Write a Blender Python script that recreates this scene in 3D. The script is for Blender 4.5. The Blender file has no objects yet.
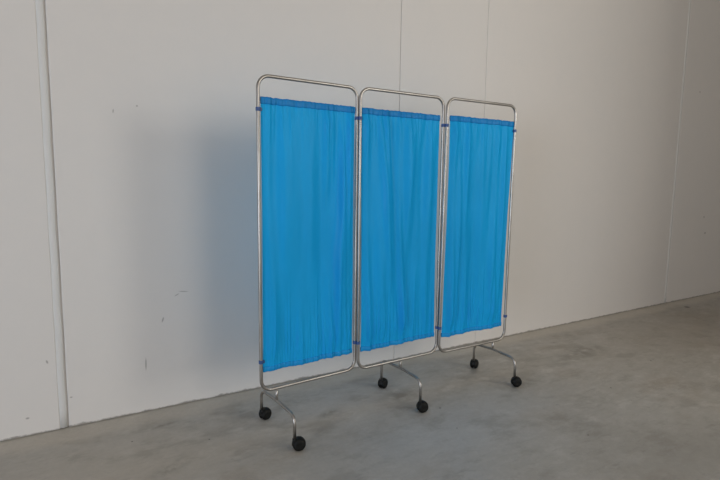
import bpy, bmesh, math, random
from mathutils import Vector, Matrix, noise as mnoise

C = bpy.context.scene.collection
PI = math.pi

# ------------------------------------------------------------------ helpers
def link(name, bm, mat, parent=None, smooth=True, kind=None):
    bmesh.ops.recalc_face_normals(bm, faces=bm.faces) if len(bm.faces) < 60000 and not getattr(link, 'keep', False) else None
    me = bpy.data.meshes.new(name)
    bm.to_mesh(me); bm.free()
    for m in (mat if isinstance(mat, (list, tuple)) else [mat]):
        me.materials.append(m)
    if smooth:
        for p in me.polygons: p.use_smooth = True
    o = bpy.data.objects.new(name, me)
    C.objects.link(o)
    if parent: o.parent = parent
    if kind: o['kind'] = kind
    return o

def structure(name, bm, mat, smooth=False):
    return link(name, bm, mat, None, smooth, 'structure')

def box(bm, x0, x1, y0, y1, z0, z1):
    v = [bm.verts.new((x, y, z)) for x in (x0, x1) for y in (y0, y1) for z in (z0, z1)]
    for f in ((0,1,3,2), (4,6,7,5), (0,4,5,1), (2,3,7,6), (0,2,6,4), (1,5,7,3)):
        bm.faces.new([v[i] for i in f])

def round_path(pts, rad, seg=8, closed=False):
    """polyline with its corners turned into arcs"""
    pts = [Vector(p) for p in pts]; n = len(pts); out = []
    for i, p in enumerate(pts):
        if not closed and i in (0, n-1):
            out.append(p); continue
        a = (pts[i-1]-p); b = (pts[(i+1) % n]-p)
        la, lb = a.length, b.length; a.normalize(); b.normalize()
        ang = a.angle(b)
        t = min(rad/math.tan(ang/2), la*.48, lb*.48)
        r = t*math.tan(ang/2)
        bis = (a+b).normalized(); c = p+bis*(r/math.sin(ang/2))
        s = p+a*t-c; e = p+b*t-c
        tot = s.angle(e); ax = s.cross(e).normalized()
        for k in range(seg+1):
            out.append(c+Matrix.Rotation(tot*k/seg, 3, ax) @ s)
    return out

def tube(bm, path, r, sides=14, closed=False, caps=True):
    n = len(path); rings = []; ref = None
    for i, p in enumerate(path):
        if closed: t = path[(i+1) % n]-path[i-1]
        else: t = path[min(i+1, n-1)]-path[max(i-1, 0)]
        t = t.normalized()
        if ref is None:
            ref = Vector((0,1,0)) if abs(t.y) < .8 else Vector((1,0,0))
        ref = (ref-t*ref.dot(t)).normalized()
        b = t.cross(ref)
        rings.append([bm.verts.new(p+ref*(r*math.cos(2*PI*k/sides))+b*(r*math.sin(2*PI*k/sides))) for k in range(sides)])
    for i in range(n if closed else n-1):
        A, B = rings[i], rings[(i+1) % n]
        for k in range(sides):
            bm.faces.new((A[k], A[(k+1) % sides], B[(k+1) % sides], B[k]))
    if not closed and caps:
        bm.faces.new(rings[0][::-1]); bm.faces.new(rings[-1])

def lathe(bm, prof, M, seg=24):
    """profile of (radius, height) turned round local z, placed with M"""
    rings = []
    for r, h in prof:
        if r < 1e-6: rings.append([bm.verts.new(M @ Vector((0,0,h)))])
        else: rings.append([bm.verts.new(M @ Vector((r*math.cos(2*PI*k/seg), r*math.sin(2*PI*k/seg), h))) for k in range(seg)])
    for A, B in zip(rings, rings[1:]):
        for k in range(seg):
            k2 = (k+1) % seg
            if len(A) == 1 and len(B) == 1: continue
            if len(A) == 1: bm.faces.new((A[0], B[k], B[k2]))
            elif len(B) == 1: bm.faces.new((A[k], B[0], A[k2]))
            else: bm.faces.new((A[k], A[k2], B[k2], B[k]))

# ------------------------------------------------------------------ node helpers
class NT:
    def __init__(s, name):
        s.m = bpy.data.materials.new(name); s.m.use_nodes = True
        s.t = s.m.node_tree; s.t.nodes.clear()
        s.out = s.t.nodes.new('ShaderNodeOutputMaterial')
    def n(s, typ, **kw):
        nd = s.t.nodes.new(typ)
        for k, v in kw.items():
            if k == 'i':
                for kk, vv in v.items(): nd.inputs[kk].default_value = vv
            else: setattr(nd, k, v)
        return nd
    def l(s, a, b): s.t.links.new(a, b)
    def coords(s): return s.n('ShaderNodeTexCoord').outputs['Object']
    def noise(s, vec, scale, detail=4, rough=.55, stretch=None):
        if stretch:
            mp = s.n('ShaderNodeMapping'); mp.inputs['Scale'].default_value = stretch
            s.l(vec, mp.inputs['Vector']); vec = mp.outputs[0]
        nd = s.n('ShaderNodeTexNoise', i={'Scale': scale, 'Detail': detail, 'Roughness': rough})
        s.l(vec, nd.inputs['Vector']); return nd.outputs['Fac']
    def rng(s, v, a, b, c=0., d=1., smooth=True):
        nd = s.n('ShaderNodeMapRange', i={'From Min': a, 'From Max': b, 'To Min': c, 'To Max': d})
        if smooth: nd.interpolation_type = 'SMOOTHSTEP'
        s.l(v, nd.inputs['Value']); return nd.outputs[0]
    def math(s, op, a, b):
        nd = s.n('ShaderNodeMath', operation=op)
        for k, x in enumerate((a, b)):
            if isinstance(x, (int, float)): nd.inputs[k].default_value = x
            else: s.l(x, nd.inputs[k])
        return nd.outputs[0]
    def mix(s, fac, a, b):
        nd = s.n('ShaderNodeMix', data_type='RGBA')
        for k, x in ((0, fac), (6, a), (7, b)):
            if isinstance(x, (int, float)): nd.inputs[k].default_value = x
            elif isinstance(x, tuple): nd.inputs[k].default_value = (*x, 1)
            else: s.l(x, nd.inputs[k])
        return nd.outputs[2]
    def spots(s, vec, lst):
        """max over soft-edged ellipses: (centre, size, rotation about the face normal axis vector, soft inner radius)"""
        acc = None
        for c, sz, rot, inner in lst:
            mp = s.n('ShaderNodeMapping', vector_type='TEXTURE')
            mp.inputs['Location'].default_value = c; mp.inputs['Scale'].default_value = sz
            mp.inputs['Rotation'].default_value = rot
            s.l(vec, mp.inputs['Vector'])
            ln = s.n('ShaderNodeVectorMath', operation='LENGTH'); s.l(mp.outputs[0], ln.inputs[0])
            v = s.rng(ln.outputs['Value'], inner, 1., 1., 0.)
            acc = v if acc is None else s.math('MAXIMUM', acc, v)
        return acc

def principled(name, col, rough=.5, metal=0., **kw):
    s = NT(name)
    b = s.n('ShaderNodeBsdfPrincipled', i={'Base Color': (*col, 1), 'Roughness': rough, 'Metallic': metal, **kw})
    s.l(b.outputs[0], s.out.inputs[0])
    return s, b

# ------------------------------------------------------------------ materials
def mat_wall():
    s, b = principled('painted_concrete_wall', (.7, .7, .69), .55, **{'Specular IOR Level': .3})
    co = s.coords()
    big = s.rng(s.noise(co, .8, 3), .3, .7)
    col = s.mix(big, (.735, .70, .662), (.718, .69, .657))
    fine = s.rng(s.noise(co, 9, 6, .7), .35, .75)
    col = s.mix(s.math('MULTIPLY', fine, .18), col, (.66, .65, .63))
    # scuffs, chips and drilled holes
    w = lambda x, z, sx, sz, rot=0., inner=.3: ((x, 0, z), (sx, .3, sz), (0, rot, 0), inner)
    dark = s.spots(co, [w(.421, 1.594, .006, .006), w(.312, 1.561, .004, .014, .1), w(.62, .632, .034, .0035, .12),
                        w(.585, .617, .018, .0035, -.5), w(.418, .262, .0055, .045, .02), w(-.025, .353, .006, .013, -.3),
                        w(.068, .155, .008, .005, .1), w(-.118, .09, .011, .007), w(.02, 1.013, .006, .006), w(5.778, 2.169, .013, .013),
                        w(6.144, .705, .026, .013), w(6.091, .882, .02, .012), w(.51, .49, .006, .02, .3)])
    col = s.mix(s.math('MULTIPLY', dark, .5), col, (.13, .11, .10))
    # grime along the foot of the wall
    sep = s.n('ShaderNodeSeparateXYZ'); s.l(co, sep.inputs[0])
    g = s.math('ADD', sep.outputs['Z'], s.math('MULTIPLY', s.noise(co, 14, 5, .7), -.035))
    grime = s.rng(g, -.014, -.004, 1., 0.)
    col = s.mix(s.math('MULTIPLY', grime, .8), col, (.22, .2, .17))
    s.l(col, b.inputs['Base Color'])
    bp = s.n('ShaderNodeBump', i={'Strength': .05, 'Distance': .01})
    s.l(s.noise(co, 60, 3), bp.inputs['Height']); s.l(bp.outputs[0], b.inputs['Normal'])
    return s.m

def mat_floor():
    s, b = principled('worn_concrete_floor', (0.408, 0.408, 0.394), .5, **{'Specular IOR Level': .35})
    co = s.coords()
    a = s.rng(s.noise(co, .9, 5, .6), .32, .68)
    col = s.mix(a, (0.394, 0.370, 0.329), (0.442, 0.422, 0.385))
    # brownish clouds
    br = s.rng(s.noise(co, 1.7, 6, .62, (1, 1.9, 1)), .5, .72)
    col = s.mix(s.math('MULTIPLY', br, .7), col, (0.340, 0.292, 0.238))
    # trowelled light swirls
    sw = s.rng(s.noise(co, 4.2, 7, .66, (1, 1.6, 1)), .52, .74)
    col = s.mix(s.math('MULTIPLY', sw, .75), col, (0.598, 0.578, 0.537))
    # small dark scuffs
    dk = s.rng(s.noise(co, 6.5, 6, .7, (1, 2.3, 1)), .58, .74)
    col = s.mix(s.math('MULTIPLY', dk, .75), col, (0.231, 0.218, 0.197))
    mid = s.rng(s.noise(co, 13, 8, .72, (1, 1.5, 1)), .42, .66)
    col = s.mix(s.math('MULTIPLY', mid, .42), col, (0.544, 0.524, 0.483))
    scr_ = s.rng(s.noise(co, 9, 6, .7, (.55, 2.6, 1)), .56, .66)
    col = s.mix(s.math('MULTIPLY', scr_, .35), col, (0.272, 0.252, 0.224))
    # wide zones: brown towards the far end and the left, a cool pale lane between
    fz = lambda x, y, sx, sy, rot=0.: ((x, y, 0), (sx, sy, .3), (0, 0, rot), 0.)
    zone = s.spots(co, [fz(5.0, -.75, 2.1, .95, -.05)])
    zone = s.math('MULTIPLY', zone, s.rng(s.noise(co, 2.6, 6, .65), .25, .62, .35, 1.))
    col = s.mix(s.math('MULTIPLY', zone, .62), col, (.335, .285, .225))
    warm = s.spots(co, [fz(.2, -.6, .9, .7, .2), fz(.75, -1.0, .7, .45)])
    col = s.mix(s.math('MULTIPLY', warm, .55), col, (.485, .44, .375))
    dull = s.spots(co, [fz(2.6, -1.75, 1.0, .5, -.3)])
    col = s.mix(s.math('MULTIPLY', dull, .55), col, (.30, .285, .255))
    lane = s.spots(co, [fz(1.75, -.95, 1.1, .55, .1), fz(1.5, -.45, 1.0, .45)])
    col = s.mix(s.math('MULTIPLY', lane, .5), col, (.52, .52, .51))
    blot = s.rng(s.noise(co, 3.3, 8, .68, (1, 1.8, 1)), .50, .64)
    col = s.mix(s.math('MULTIPLY', blot, .38), col, (.25, .228, .195))
    # pale dusty margin along the wall
    sep = s.n('ShaderNodeSeparateXYZ'); s.l(co, sep.inputs[0])
    e = s.math('ADD', sep.outputs['Y'], s.math('MULTIPLY', s.noise(co, 2.2, 5, .65), .22))
    mg = s.rng(e, -.085, .03)
    col = s.mix(s.math('MULTIPLY', mg, .7), col, (0.585, 0.537, 0.462))
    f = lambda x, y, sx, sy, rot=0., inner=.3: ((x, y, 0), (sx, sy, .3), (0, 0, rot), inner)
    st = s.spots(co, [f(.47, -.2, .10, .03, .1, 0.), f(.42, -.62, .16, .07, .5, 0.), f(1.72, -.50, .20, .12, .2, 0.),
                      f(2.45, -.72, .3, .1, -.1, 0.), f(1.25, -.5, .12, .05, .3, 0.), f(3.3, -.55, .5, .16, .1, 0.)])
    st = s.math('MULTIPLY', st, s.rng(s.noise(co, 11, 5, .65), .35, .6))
    col = s.mix(s.math('MULTIPLY', st, .8), col, (0.231, 0.218, 0.190))  # floor stains, with the shade under the screen painted in among them
    chips = s.spots(co, [f(1.807, -.747, .009, .008), f(5.501, -.194, .05, .035, .3), f(1.731, -.969, .006, .005), f(2.9, -1.05, .008, .008),
                         f(2.25, -1.35, .006, .006), f(.62, -.46, .006, .006), f(.3, -.3, .006, .006), f(3.6, -.9, .009, .008)])
    col = s.mix(s.math('MULTIPLY', chips, .85), col, (.03, .028, .025))
    gr = s.rng(s.noise(co, 55, 4, .7), .3, .7)
    col = s.mix(s.math('MULTIPLY', gr, .16), col, (0.272, 0.258, 0.245))
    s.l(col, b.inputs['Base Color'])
    s.l(s.rng(s.noise(co, 3, 5, .6), .3, .7, .38, .6), b.inputs['Roughness'])
    bp = s.n('ShaderNodeBump', i={'Strength': .12, 'Distance': .01})
    s.l(s.noise(co, 22, 6, .6), bp.inputs['Height']); s.l(bp.outputs[0], b.inputs['Normal'])
    return s.m

def mat_steel():
    s, b = principled('brushed_steel_tube', (.5, .49, .47), .28, 1.)
    co = s.coords()
    s.l(s.rng(s.noise(co, 4, 2, .5), .3, .7, .33, .40), b.inputs['Roughness'])
    s.l(s.mix(s.rng(s.noise(co, 8, 4), .3, .7), (.37, .35, .325), (.46, .44, .415)), b.inputs['Base Color'])
    return s.m

def mat_cloth(name, dif, tra, gloss):
    s = NT(name)
    co = s.coords()
    v = s.rng(s.noise(co, 5, 4, .6, (1, 1, .35)), .3, .7)
    d = s.n('ShaderNodeBsdfDiffuse'); s.l(s.mix(v, tuple(x*.95 for x in dif), tuple(x*1.05 for x in dif)), d.inputs[0])
    t = s.n('ShaderNodeBsdfTranslucent'); t.inputs[0].default_value = (*tra, 1)
    a = s.n('ShaderNodeAddShader'); s.l(d.outputs[0], a.inputs[0]); s.l(t.outputs[0], a.inputs[1])
    g = s.n('ShaderNodeBsdfGlossy', i={'Color': (.55, .8, 1, 1), 'Roughness': .45})
    mx = s.n('ShaderNodeMixShader'); mx.inputs[0].default_value = gloss
    s.l(a.outputs[0], mx.inputs[1]); s.l(g.outputs[0], mx.inputs[2])
    bp = s.n('ShaderNodeBump', i={'Strength': .10, 'Distance': .004})
    s.l(s.noise(co, 26, 3, .5, (1, 1, .22)), bp.inputs['Height'])
    b2 = s.n('ShaderNodeBump', i={'Strength': .55, 'Distance': .02})
    s.l(s.noise(co, 7.5, 2, .5, (1.6, 1, .5)), b2.inputs['Height']); s.l(b2.outputs[0], bp.inputs['Normal'])
    for nd in (d, g): s.l(bp.outputs[0], nd.inputs['Normal'])
    s.l(mx.outputs[0], s.out.inputs[0])
    return s.m

M_wall, M_floor, M_steel = mat_wall(), mat_floor(), mat_steel()
M_cloth = mat_cloth('blue_curtain_cloth', (.007, .268, .585), (.004, .195, .35), .018)
M_hem = mat_cloth('blue_doubled_hem_cloth', (.010, .21, .54), (.003, .03, .08), .03)
M_hem2 = mat_cloth('blue_gathered_hem_cloth', (.009, .27, .62), (.004, .06, .13), .03)
M_clip = principled('blue_plastic_clip', (.04, .09, .26), .45)[0].m
M_rubber = principled('black_rubber', (.006, .0065, .006), .6, **{'Specular IOR Level': .25})[0].m
M_nylon = principled('black_nylon_housing', (.008, .0085, .008), .5, **{'Specular IOR Level': .3})[0].m
M_ceil = principled('white_ceiling', (.62, .58, .52), .8)[0].m
M_seal = principled('grey_joint_sealant', (.69, .68, .655), .6)[0].m
M_frame = principled('grey_window_frame', (.35, .35, .34), .5)[0].m

# ------------------------------------------------------------------ the hall
X0, X1, YF, ZC = -5., 11., -6., 6.0
FILL_OPENING = (-5.6, -3.2, 0, 2.2)     # unseen opening added in the left wall for the fill light: y0, y1, z0, z1     # x0, x1, z0, z1
def wall_back_mesh():
    # one profile in plan, carried up the wall: flat panels with recessed joints
    prof = [(X0, 0.)]
    for xa, xb, dep in ((.014, .053, .009), (2.018, 2.025, .0055), (2.7805, 2.7875, .004), (5.435, 5.475, .0035)):
        e = min(.004, (xb-xa)*.2)
        prof += [(xa-e, 0.), (xa, e*.6), (xa+e*.4, dep), (xb-e*.4, dep), (xb, e*.6), (xb+e, 0.)]
    prof.append((X1, 0.))
    prof += [(X1, .2), (X0, .2)]
    bm = bmesh.new(); zb = .0025
    lo = [bm.verts.new((x, y, zb)) for x, y in prof]; hi = [bm.verts.new((x, y, ZC)) for x, y in prof]
    n = len(prof)
    for i in range(n):
        j = (i+1) % n
        bm.faces.new((lo[i], lo[j], hi[j], hi[i]))
    bm.faces.new(lo); bm.faces.new(hi[::-1])
    return bm
structure('wall_back', wall_back_mesh(), M_wall)

# sealant bead lying in the wide joint, and its worn end at the floor
def bead(x0, x1, y, bulge):
    bm = bmesh.new(); rows = []
    nz = 60
    for i in range(nz+1):
        z = .006+(ZC-.01)*i/nz
        w = .0012*math.sin(i*1.7)+.0008*math.sin(i*3.1)
        row = [bm.verts.new((x0+w+(x1-x0)*k/6, y-bulge*math.sin(PI*k/6), z)) for k in range(7)]
        row += [bm.verts.new((x1+w, y+.004, z)), bm.verts.new((x0+w, y+.004, z))]
        rows.append(row)
    for A, B in zip(rows, rows[1:]):
        for k in range(9):
            k2 = (k+1) % 9
            bm.faces.new((A[k], A[k2], B[k2], B[k]))
    bm.faces.new(rows[0]); bm.faces.new(rows[-1][::-1])
    return bm
structure('trim_1', bead(.0125, .046, .003, .005), M_seal, True)
structure('trim_2', bead(5.436, 5.474, .001, .003), M_seal, True)

bm = bmesh.new(); box(bm, X0, X1, YF, .2, -.2, 0); structure('floor', bm, M_floor)
bm = bmesh.new(); box(bm, X0, X1, YF, .2, ZC, ZC+.2); structure('ceiling', bm, M_ceil)
bm = bmesh.new(); box(bm, X0-.2, X0, YF, FILL_OPENING[0], 0, ZC); box(bm, X0-.2, X0, FILL_OPENING[1], .2, 0, ZC); box(bm, X0-.2, X0, FILL_OPENING[0], FILL_OPENING[1], FILL_OPENING[3], ZC)
structure('wall_left', bm, M_wall)
bm = bmesh.new(); box(bm, X1, X1+.2, YF, .2, 0, ZC); structure('wall_right', bm, M_wall)
# opposite wall with two window openings
WIN = [(4.6, 6.4, 1.5, 3.3), (1.2, 2.9, .5, 4.6)]
def wall_front_mesh():
    bm = bmesh.new()
    xs = sorted({X0, X1, *[w[0] for w in WIN], *[w[1] for w in WIN]})
    for a, b in zip(xs, xs[1:]):
        w = [q for q in WIN if q[0] <= a and q[1] >= b]
        if w:
            box(bm, a, b, YF-.2, YF, 0, w[0][2]); box(bm, a, b, YF-.2, YF, w[0][3], ZC)
        else: box(bm, a, b, YF-.2, YF, 0, ZC)
    return bm
structure('wall_front', wall_front_mesh(), M_wall)
for i, (a, b, c, d) in enumerate(WIN):
    bm = bmesh.new(); t = .05
    box(bm, a, a+t, YF-.14, YF-.06, c, d); box(bm, b-t, b, YF-.14, YF-.06, c, d)
    box(bm, a+t, b-t, YF-.14, YF-.06, c, c+t); box(bm, a+t, b-t, YF-.14, YF-.06, d-t, d)
    structure('window_%d' % (i+1), bm, M_frame)
# unseen slab added at the right to keep window light off the wall
bm = bmesh.new(); box(bm, 4.92, 7.5, -3.7, -3.4, 0, 4.2); structure('shade_blocker', bm, M_wall)

# ------------------------------------------------------------------ the folding screen
scr = bpy.data.objects.new('folding_screen', None); C.objects.link(scr)
ORG = Vector((1.66, -.56, 0)); scr.location = ORG
scr['label'] = 'three panel folding privacy screen with blue curtains on steel tube frames and black casters'
scr['category'] = 'room divider'
def L(p): return Vector(p)-ORG

R = .0081
ZT = 1.70
# per panel: top-left, top-right, bottom-left, bottom-right of the tube centre line
PANELS = [((.8346, -.5847, 1.699), (1.3727, -.5450, 1.699), (.8368, -.5864, .2394), (1.3748, -.5468, .2394)),
          ((1.3819, -.5596, 1.7003), (1.9367, -.5444, 1.7003), (1.3865, -.5612, .2386), (1.9398, -.5428, .2386)),
          ((1.9478, -.5650, 1.7005), (2.4951, -.5612, 1.7005), (1.9430, -.5606, .2352), (2.4901, -.5564, .2352))]
def at(panel, u, z):
    tl, tr, bl, br = [Vector(p) for p in PANELS[panel]]
    v = (z-bl.z)/(tl.z-bl.z)
    p = (bl.lerp(br, u)).lerp(tl.lerp(tr, u), v); p.z = z
    return p

def smooth(a, b, x):
    t = max(0., min(1., (x-a)/(b-a))); return t*t*(3-2*t)

# curtain edges: (u left, u right) at the top and at the bottom, z top, z bottom
CUR = [((.026, .982), (.020, .972), 1.605, .333),
       ((.015, .962), (.030, .968), 1.603, .335),
       ((.046, .992), (.036, .950), 1.606, .327)]
random.seed(11)
def folds(panel):
    rnd = random.Random(40+panel)
    F = []
    # strong hand-placed folds: (u top, u bottom, width, depth, strength at top, strength at bottom)
    if panel == 0:
        F += [(.20, .27, .030, .010, 1, .5), (.30, .40, .035, .007, .2, 1), (.66, .74, .022, .010, .9, .9), (.73, .84, .018, .010, .8, 1),
              (.83, .90, .02, .012, 1, 1), (.92, .95, .016, .011, 1, 1), (.10, .12, .03, .008, .4, 1), (.62, .55, .03, .006, .1, .8), (.86, .79, .014, .009, .6, 1)]
    if panel == 1:
        F += [(.12, .30, .03, .008, .6, .8), (.22, .42, .02, .010, .9, 1), (.30, .46, .018, .010, .8, 1), (.45, .53, .02, .011, .6, 1), (.58, .60, .03, .007, .9, .5),
              (.74, .70, .035, .008, 1, .3), (.88, .86, .03, .008, .8, .7), (.05, .09, .02, .009, 1, 1), (.66, .50, .02, .007, .2, 1)]
    if panel == 2:
        F += [(.07, .10, .025, .012, 1, 1), (.15, .2, .02, .009, .9, .9), (.26, .3, .02, .006, .9, .6), (.40, .34, .03, .007, .7, .9), (.52, .55, .025, .006, .9, .7),
              (.63, .62, .025, .007, .5, 1), (.72, .80, .03, .008, .7, .9), (.86, .90, .02, .008, .9, .8), (.78, .70, .02, .006, .5, .9)]
    # gathers that start at a hem and die out over part of the height
    for k in range(26):
        u = (k+rnd.uniform(.2, .8))/26; ln = rnd.uniform(.06, .26)
        F.append((u, u+rnd.uniform(-.02, .02), rnd.uniform(.007, .013), rnd.uniform(.002, .0055), 'T', ln))
    for k in range(34):
        u = (k+rnd.uniform(.2, .8))/34; ln = rnd.uniform(.08, .42)
        F.append((u+rnd.uniform(-.05, .05), u, rnd.uniform(.007, .014), rnd.uniform(.004, .011), 'B', ln))
    return F
def curtain_disp(F, panel, u, v):
    """u across, v 0 at the top to 1 at the bottom"""
    d = 0
    for ut, ub, w, dep, a, b in F:
        if a == 'T': s = 1-smooth(0, b, v)
        elif a == 'B': s = smooth(1-b, 1, v)
        else:
            s = a+(b-a)*v; s *= .62+.38*math.cos(2*PI*(v*.9+ut*3))
        c = ut+(ub-ut)*v+.006*math.sin(7*v+ut*30)
        wv = w*1.15*(1+.5*math.sin(PI*v)) if a not in ('T', 'B') else w
        t = (u-c)/wv
        if abs(t) < 4: d += -dep*s*math.exp(-t*t/2)*(1-.3*t)*(2.7 if a not in ('T', 'B') else .9)
    d += .022*mnoise.noise((u*3.2, v*1.1, panel*7.3))*math.sin(PI*min(1, max(0, u)))
    d += .006*mnoise.noise((u*9, v*2.2, panel*3.1+9))
    rod = smooth(0, .10, v+.01)*(1-.75*smooth(.90, .985, v))          # held flat where the rods run
    puck = .0045*mnoise.noise((u*46, panel*2.7, .3))*smooth(.93, .975, v)*(1-smooth(.99, 1, v)*.4)+.0035*mnoise.noise((u*40, panel*3.9, 5.3))*(1-smooth(.02, .06, v))
    return d*1.15*(.35+.65*rod)+puck+.006
def hem_line(F, panel, u, top):
    return .0024*mnoise.noise((u*34, panel*5.1, 2.5 if top else 8.5))

def curtain(panel):
    F = folds(panel)
    (tl, tr), (bl, br), zt, zb = CUR[panel]
    nrm = (at(panel, 1, 1)-at(panel, 0, 1)).normalized(); nrm = Vector((-nrm.y, nrm.x, 0))   # away from the viewer's side
    def P(uu, v, off=0.):
        a, b = tl+(bl-tl)*v, tr+(br-tr)*v
        bow = .006*math.sin(PI*v)
        u = a+bow+(b-a-2*bow)*uu
        z = zt+(zb-zt)*v
        z += hem_line(F, panel, uu, True)*(1-v)+hem_line(F, panel, uu, False)*v*.7
        return L(at(panel, u, z)+nrm*(curtain_disp(F, panel, uu, v)+off))
    nu, nv = 190, 150
    bm = bmesh.new()
    g = [[bm.verts.new(P(i/nu, j/nv)) for i in range(nu+1)] for j in range(nv+1)]
    for j in range(nv):
        for i in range(nu):
            bm.faces.new((g[j][i], g[j+1][i], g[j+1][i+1], g[j][i+1]))
    c = link('curtain', bm, M_cloth, scr)
    # hems: the cloth turned over and stitched, front and back of the sheet
    for nm, va, vb in (('top_hem', -.0015, .023), ('bottom_hem', .982, 1.0015)):
        bm = bmesh.new(); rows = []
        st = 7
        for i in range(nu+1):
            uu = i/nu; row = []
            for j in range(st+1):
                f = j/st; pk = .0022+.0022*math.sin(PI*f)
                row.append(bm.verts.new(P(uu, va+(vb-va)*f, -pk)))
            for j in range(st+1):
                f = 1-j/st; pk = .0022+.0022*math.sin(PI*f)
                row.append(bm.verts.new(P(uu, va+(vb-va)*f, pk)))
            rows.append(row)
        n = len(rows[0])
        for A, B in zip(rows, rows[1:]):
            for k in range(n):
                k2 = (k+1) % n
                bm.faces.new((A[k], A[k2], B[k2], B[k]))
        bm.faces.new(rows[0][::-1]); bm.faces.new(rows[-1])
        h = link(nm, bm, M_hem if nm == 'top_hem' else M_hem2, c)
        h['label'] = 'darker doubled blue hem'

def frame(panel):
    tl, tr, bl, br = [L(p) for p in PANELS[panel]]
    bm = bmesh.new()
    tube(bm, round_path([bl, br, tr, tl], .055, 10, True), R, 16, True)
    return link('panel_frame', bm, M_steel, scr)

for k in range(3):
    frame(k); curtain(k)

# blue hinge clips: bands round the posts, one tab to the next post or to the curtain
def band(bm, c, h, r):
    M = Matrix.Translation(c)
    lathe(bm, [(R*.9, -h/2), (r-.001, -h/2), (r, -h/2+.001), (r, h/2-.001), (r-.001, h/2), (R*.9, h/2)], M, 20)
def clip(points, tab=None):
    bm = bmesh.new(); h = .017
    for p in points: band(bm, L(p), h, R+.0028)
    a = L(points[0]); b = L(points[1]) if len(points) > 1 else a+Vector(tab)
    d = (b-a); ln = d.length; d.normalize(); n = Vector((-d.y, d.x, 0))
    q = []
    for s in (R*.95, ln-(R*.95 if len(points) > 1 else 0)):
        for t in (-.0045, .0045):
            for z in (-h*.42, h*.42): q.append(bm.verts.new(a+d*s+n*t+Vector((0, 0, z))))
    for f in ((0,1,3,2), (4,6,7,5), (0,4,5,1), (2,3,7,6), (0,2,6,4), (1,5,7,3)): bm.faces.new([q[i] for i in f])
    o = link('hinge_clip', bm, M_clip, scr, False)
    o['label'] = 'small blue plastic clip'
for z in (1.551, .385):
    clip([at(0, 0, z)], (.017, .001, 0))
    clip([at(0, 1, z), at(1, 0, z)])
    clip([at(1, 1, z), at(2, 0, z)])
    clip([at(2, 1, z)], (.014 if z < 1 else -.014, 0, 0))

# feet: stub under the bottom rail, cross bar, two legs turned down to the casters
def caster(parent_pt, centre):
    """twin-wheel ball caster trailing behind the leg end"""
    px, py = parent_pt
    swing = math.atan2(centre[1]-py, centre[0]-px)
    c = Vector((*centre, .0305))
    ax = Vector((-math.sin(swing), math.cos(swing), 0))
    Mr = Matrix.Translation(L(c)) @ ax.to_track_quat('Z', 'Y').to_matrix().to_4x4()
    hb = bmesh.new()
    # hood: a cap over the wheels' upper half
    n1, n2 = 14, 16; rr = .0325; rows = []
    up = Vector((0, 0, 1)); fw = Vector((math.cos(swing), math.sin(swing), 0))
    for sgn, rad in ((1, rr), (0, rr-.003)):
        for i in range(n1+1):
            a = math.radians(-8+ (196)*i/n1)
            dirv = -fw*math.cos(a)+up*math.sin(a)
            row = []
            for j in range(n2+1):
                w = -1+2*j/n2
                prof = math.sqrt(max(0, 1-(w*.42)**2))
                row.append(hb.verts.new(L(c)+dirv*(rad*prof)+ax*(w*.011)))
            rows.append(row)
    for base in (0, n1+1):
        for i in range(n1):
            for j in range(n2):
                hb.faces.new((rows[base+i][j], rows[base+i+1][j], rows[base+i+1][j+1], rows[base+i][j+1]))
    A, B = rows[:n1+1], rows[n1+1:]
    for i in range(n1):
        for j in (0, n2): hb.faces.new((A[i][j], A[i+1][j], B[i+1][j], B[i][j]))
    for j in range(n2):
        for i in (0, n1): hb.faces.new((A[i][j], A[i][j+1], B[i][j+1], B[i][j]))
    # collar that takes the leg
    lathe(hb, [(0, .040), (.010, .040), (.0105, .044), (.0105, .058), (.0095, .060), (0, .060)], Matrix.Translation(L((px, py, 0))), 20)
    box_c = L((px+.008*math.cos(swing), py+.008*math.sin(swing), .050))
    lathe(hb, [(0, -.012), (.010, -.012), (.011, .004), (.008, .009), (0, .009)], Matrix.Translation(box_c), 16)
    h = link('caster', hb, M_nylon, scr)
    h['label'] = 'black twin wheel caster'
    for sgn in (1, -1):
        wb = bmesh.new()
        prof = [(0, .0035), (.026, .0035), (.0295, .0055), (.0305, .009), (.0300, .014), (.027, .0195), (.021, .0235), (.013, .0255), (.010, .0245), (0, .0250)]
        prof = [(r, sgn*z) for r, z in prof]
        lathe(wb, prof, Mr, 32)
        link('wheel', wb, M_rubber, h)

FEET = [(0, .906, -.400, .931, -.757, .172, (.928, -.393), (.950, -.762)),
        (1, 1.669, -.370, 1.679, -.731, .186, (1.686, -.361), (1.692, -.735)),
        (2, 2.388, -.397, 2.397, -.740, .179, (2.403, -.389), (2.409, -.745))]
for pn, xr, yr, xf, yf, zbar, cr, cf in FEET:
    bl, br = Vector(PANELS[pn][2]), Vector(PANELS[pn][3])
    xm = xr+(xf-xr)*.42
    yp = bl.lerp(br, (xm-bl.x)/(br.x-bl.x)).y; zr = bl.z
    bm = bmesh.new()
    path = round_path([L((xr, yr, .052)), L((xr, yr, zbar-.006)), L((xm, yp, zbar+.004)), L((xf, yf, zbar-.006)), L((xf, yf, .052))], .045, 10)
    tube(bm, path, R*.95, 16)
    tube(bm, [L((xm, yp, zbar)), L((xm, yp, zr-.002))], R*.85, 14)
    link('foot', bm, M_steel, scr)
    caster((xr, yr), cr); caster((xf, yf), cf)

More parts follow.
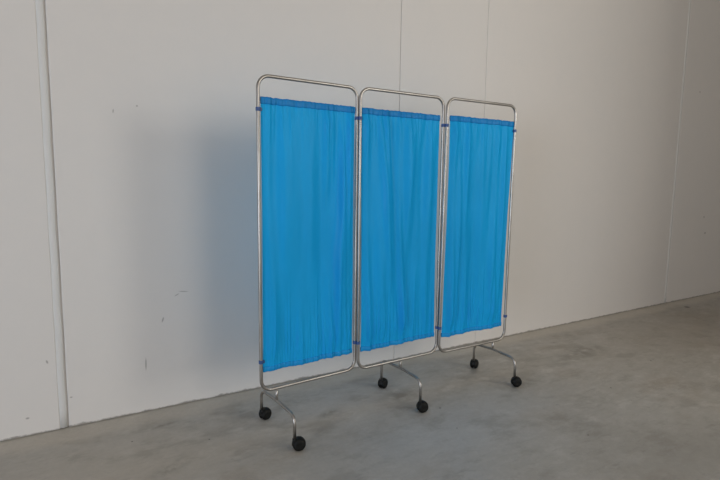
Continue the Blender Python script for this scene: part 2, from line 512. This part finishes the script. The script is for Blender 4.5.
# ------------------------------------------------------------------ light
def area(name, loc, target, sx, sy, power, col):
    l = bpy.data.lights.new(name, 'AREA'); l.shape = 'RECTANGLE'; l.size = sx; l.size_y = sy
    l.energy = power; l.color = col
    o = bpy.data.objects.new(name, l); C.objects.link(o)
    o.location = loc
    o.rotation_euler = (Vector(target)-Vector(loc)).to_track_quat('-Z', 'Y').to_euler()
    return o
def window_light(name, w, power, col):
    a, b, c, d = w
    x, z = (a+b)/2, (c+d)/2
    return area(name, (x, YF-.05, z), (x, 0, z), b-a-.1, d-c-.1, power, col)
window_light('daylight_side_window', WIN[0], 108, (1.0, .975, .91))
window_light('daylight_tall_gate', WIN[1], 54, (1.0, .89, .76))
area('left_fill_light', (X0-.05, (FILL_OPENING[0]+FILL_OPENING[1])/2, 1.1), (X0+1.05, (FILL_OPENING[0]+FILL_OPENING[1])/2+.45, 1.05), 2.3, 2.1, 166, (.77, .86, 1.0))  # added fill light, brightens the lower left and the screen's shadow
w = bpy.data.worlds.new('hall_air'); bpy.context.scene.world = w; w.use_nodes = True
w.node_tree.nodes['Background'].inputs[0].default_value = (.7, .8, 1, 1)
w.node_tree.nodes['Background'].inputs[1].default_value = .3

# ------------------------------------------------------------------ camera
F_PX, YAW, PITCH, ROLL, H, D = 517.6152, .5490717, .1191768, .0130959, 1.2520392, 2.8322787
cy, sy, cp, sp = math.cos(YAW), math.sin(YAW), math.cos(PITCH), math.sin(PITCH)
fw = Vector((sy*cp, cy*cp, -sp)); rt = Vector((cy, -sy, 0)); up = rt.cross(fw)
c, s = math.cos(ROLL), math.sin(ROLL)
r2, u2 = rt*c+up*s, up*c-rt*s
cam = bpy.data.cameras.new('camera'); cam.sensor_width = 36; cam.lens = F_PX/720*36; cam.clip_start = .05
co = bpy.data.objects.new('camera', cam); C.objects.link(co)
co.matrix_world = Matrix(((r2.x, u2.x, -fw.x, 0), (r2.y, u2.y, -fw.y, -D), (r2.z, u2.z, -fw.z, H), (0, 0, 0, 1)))
sc = bpy.context.scene; sc.camera = co
sc.view_settings.view_transform = 'Standard'; sc.view_settings.look = 'None'
sc.view_settings.gamma = 1; sc.view_settings.use_curve_mapping = False
sc.view_settings.exposure = 0
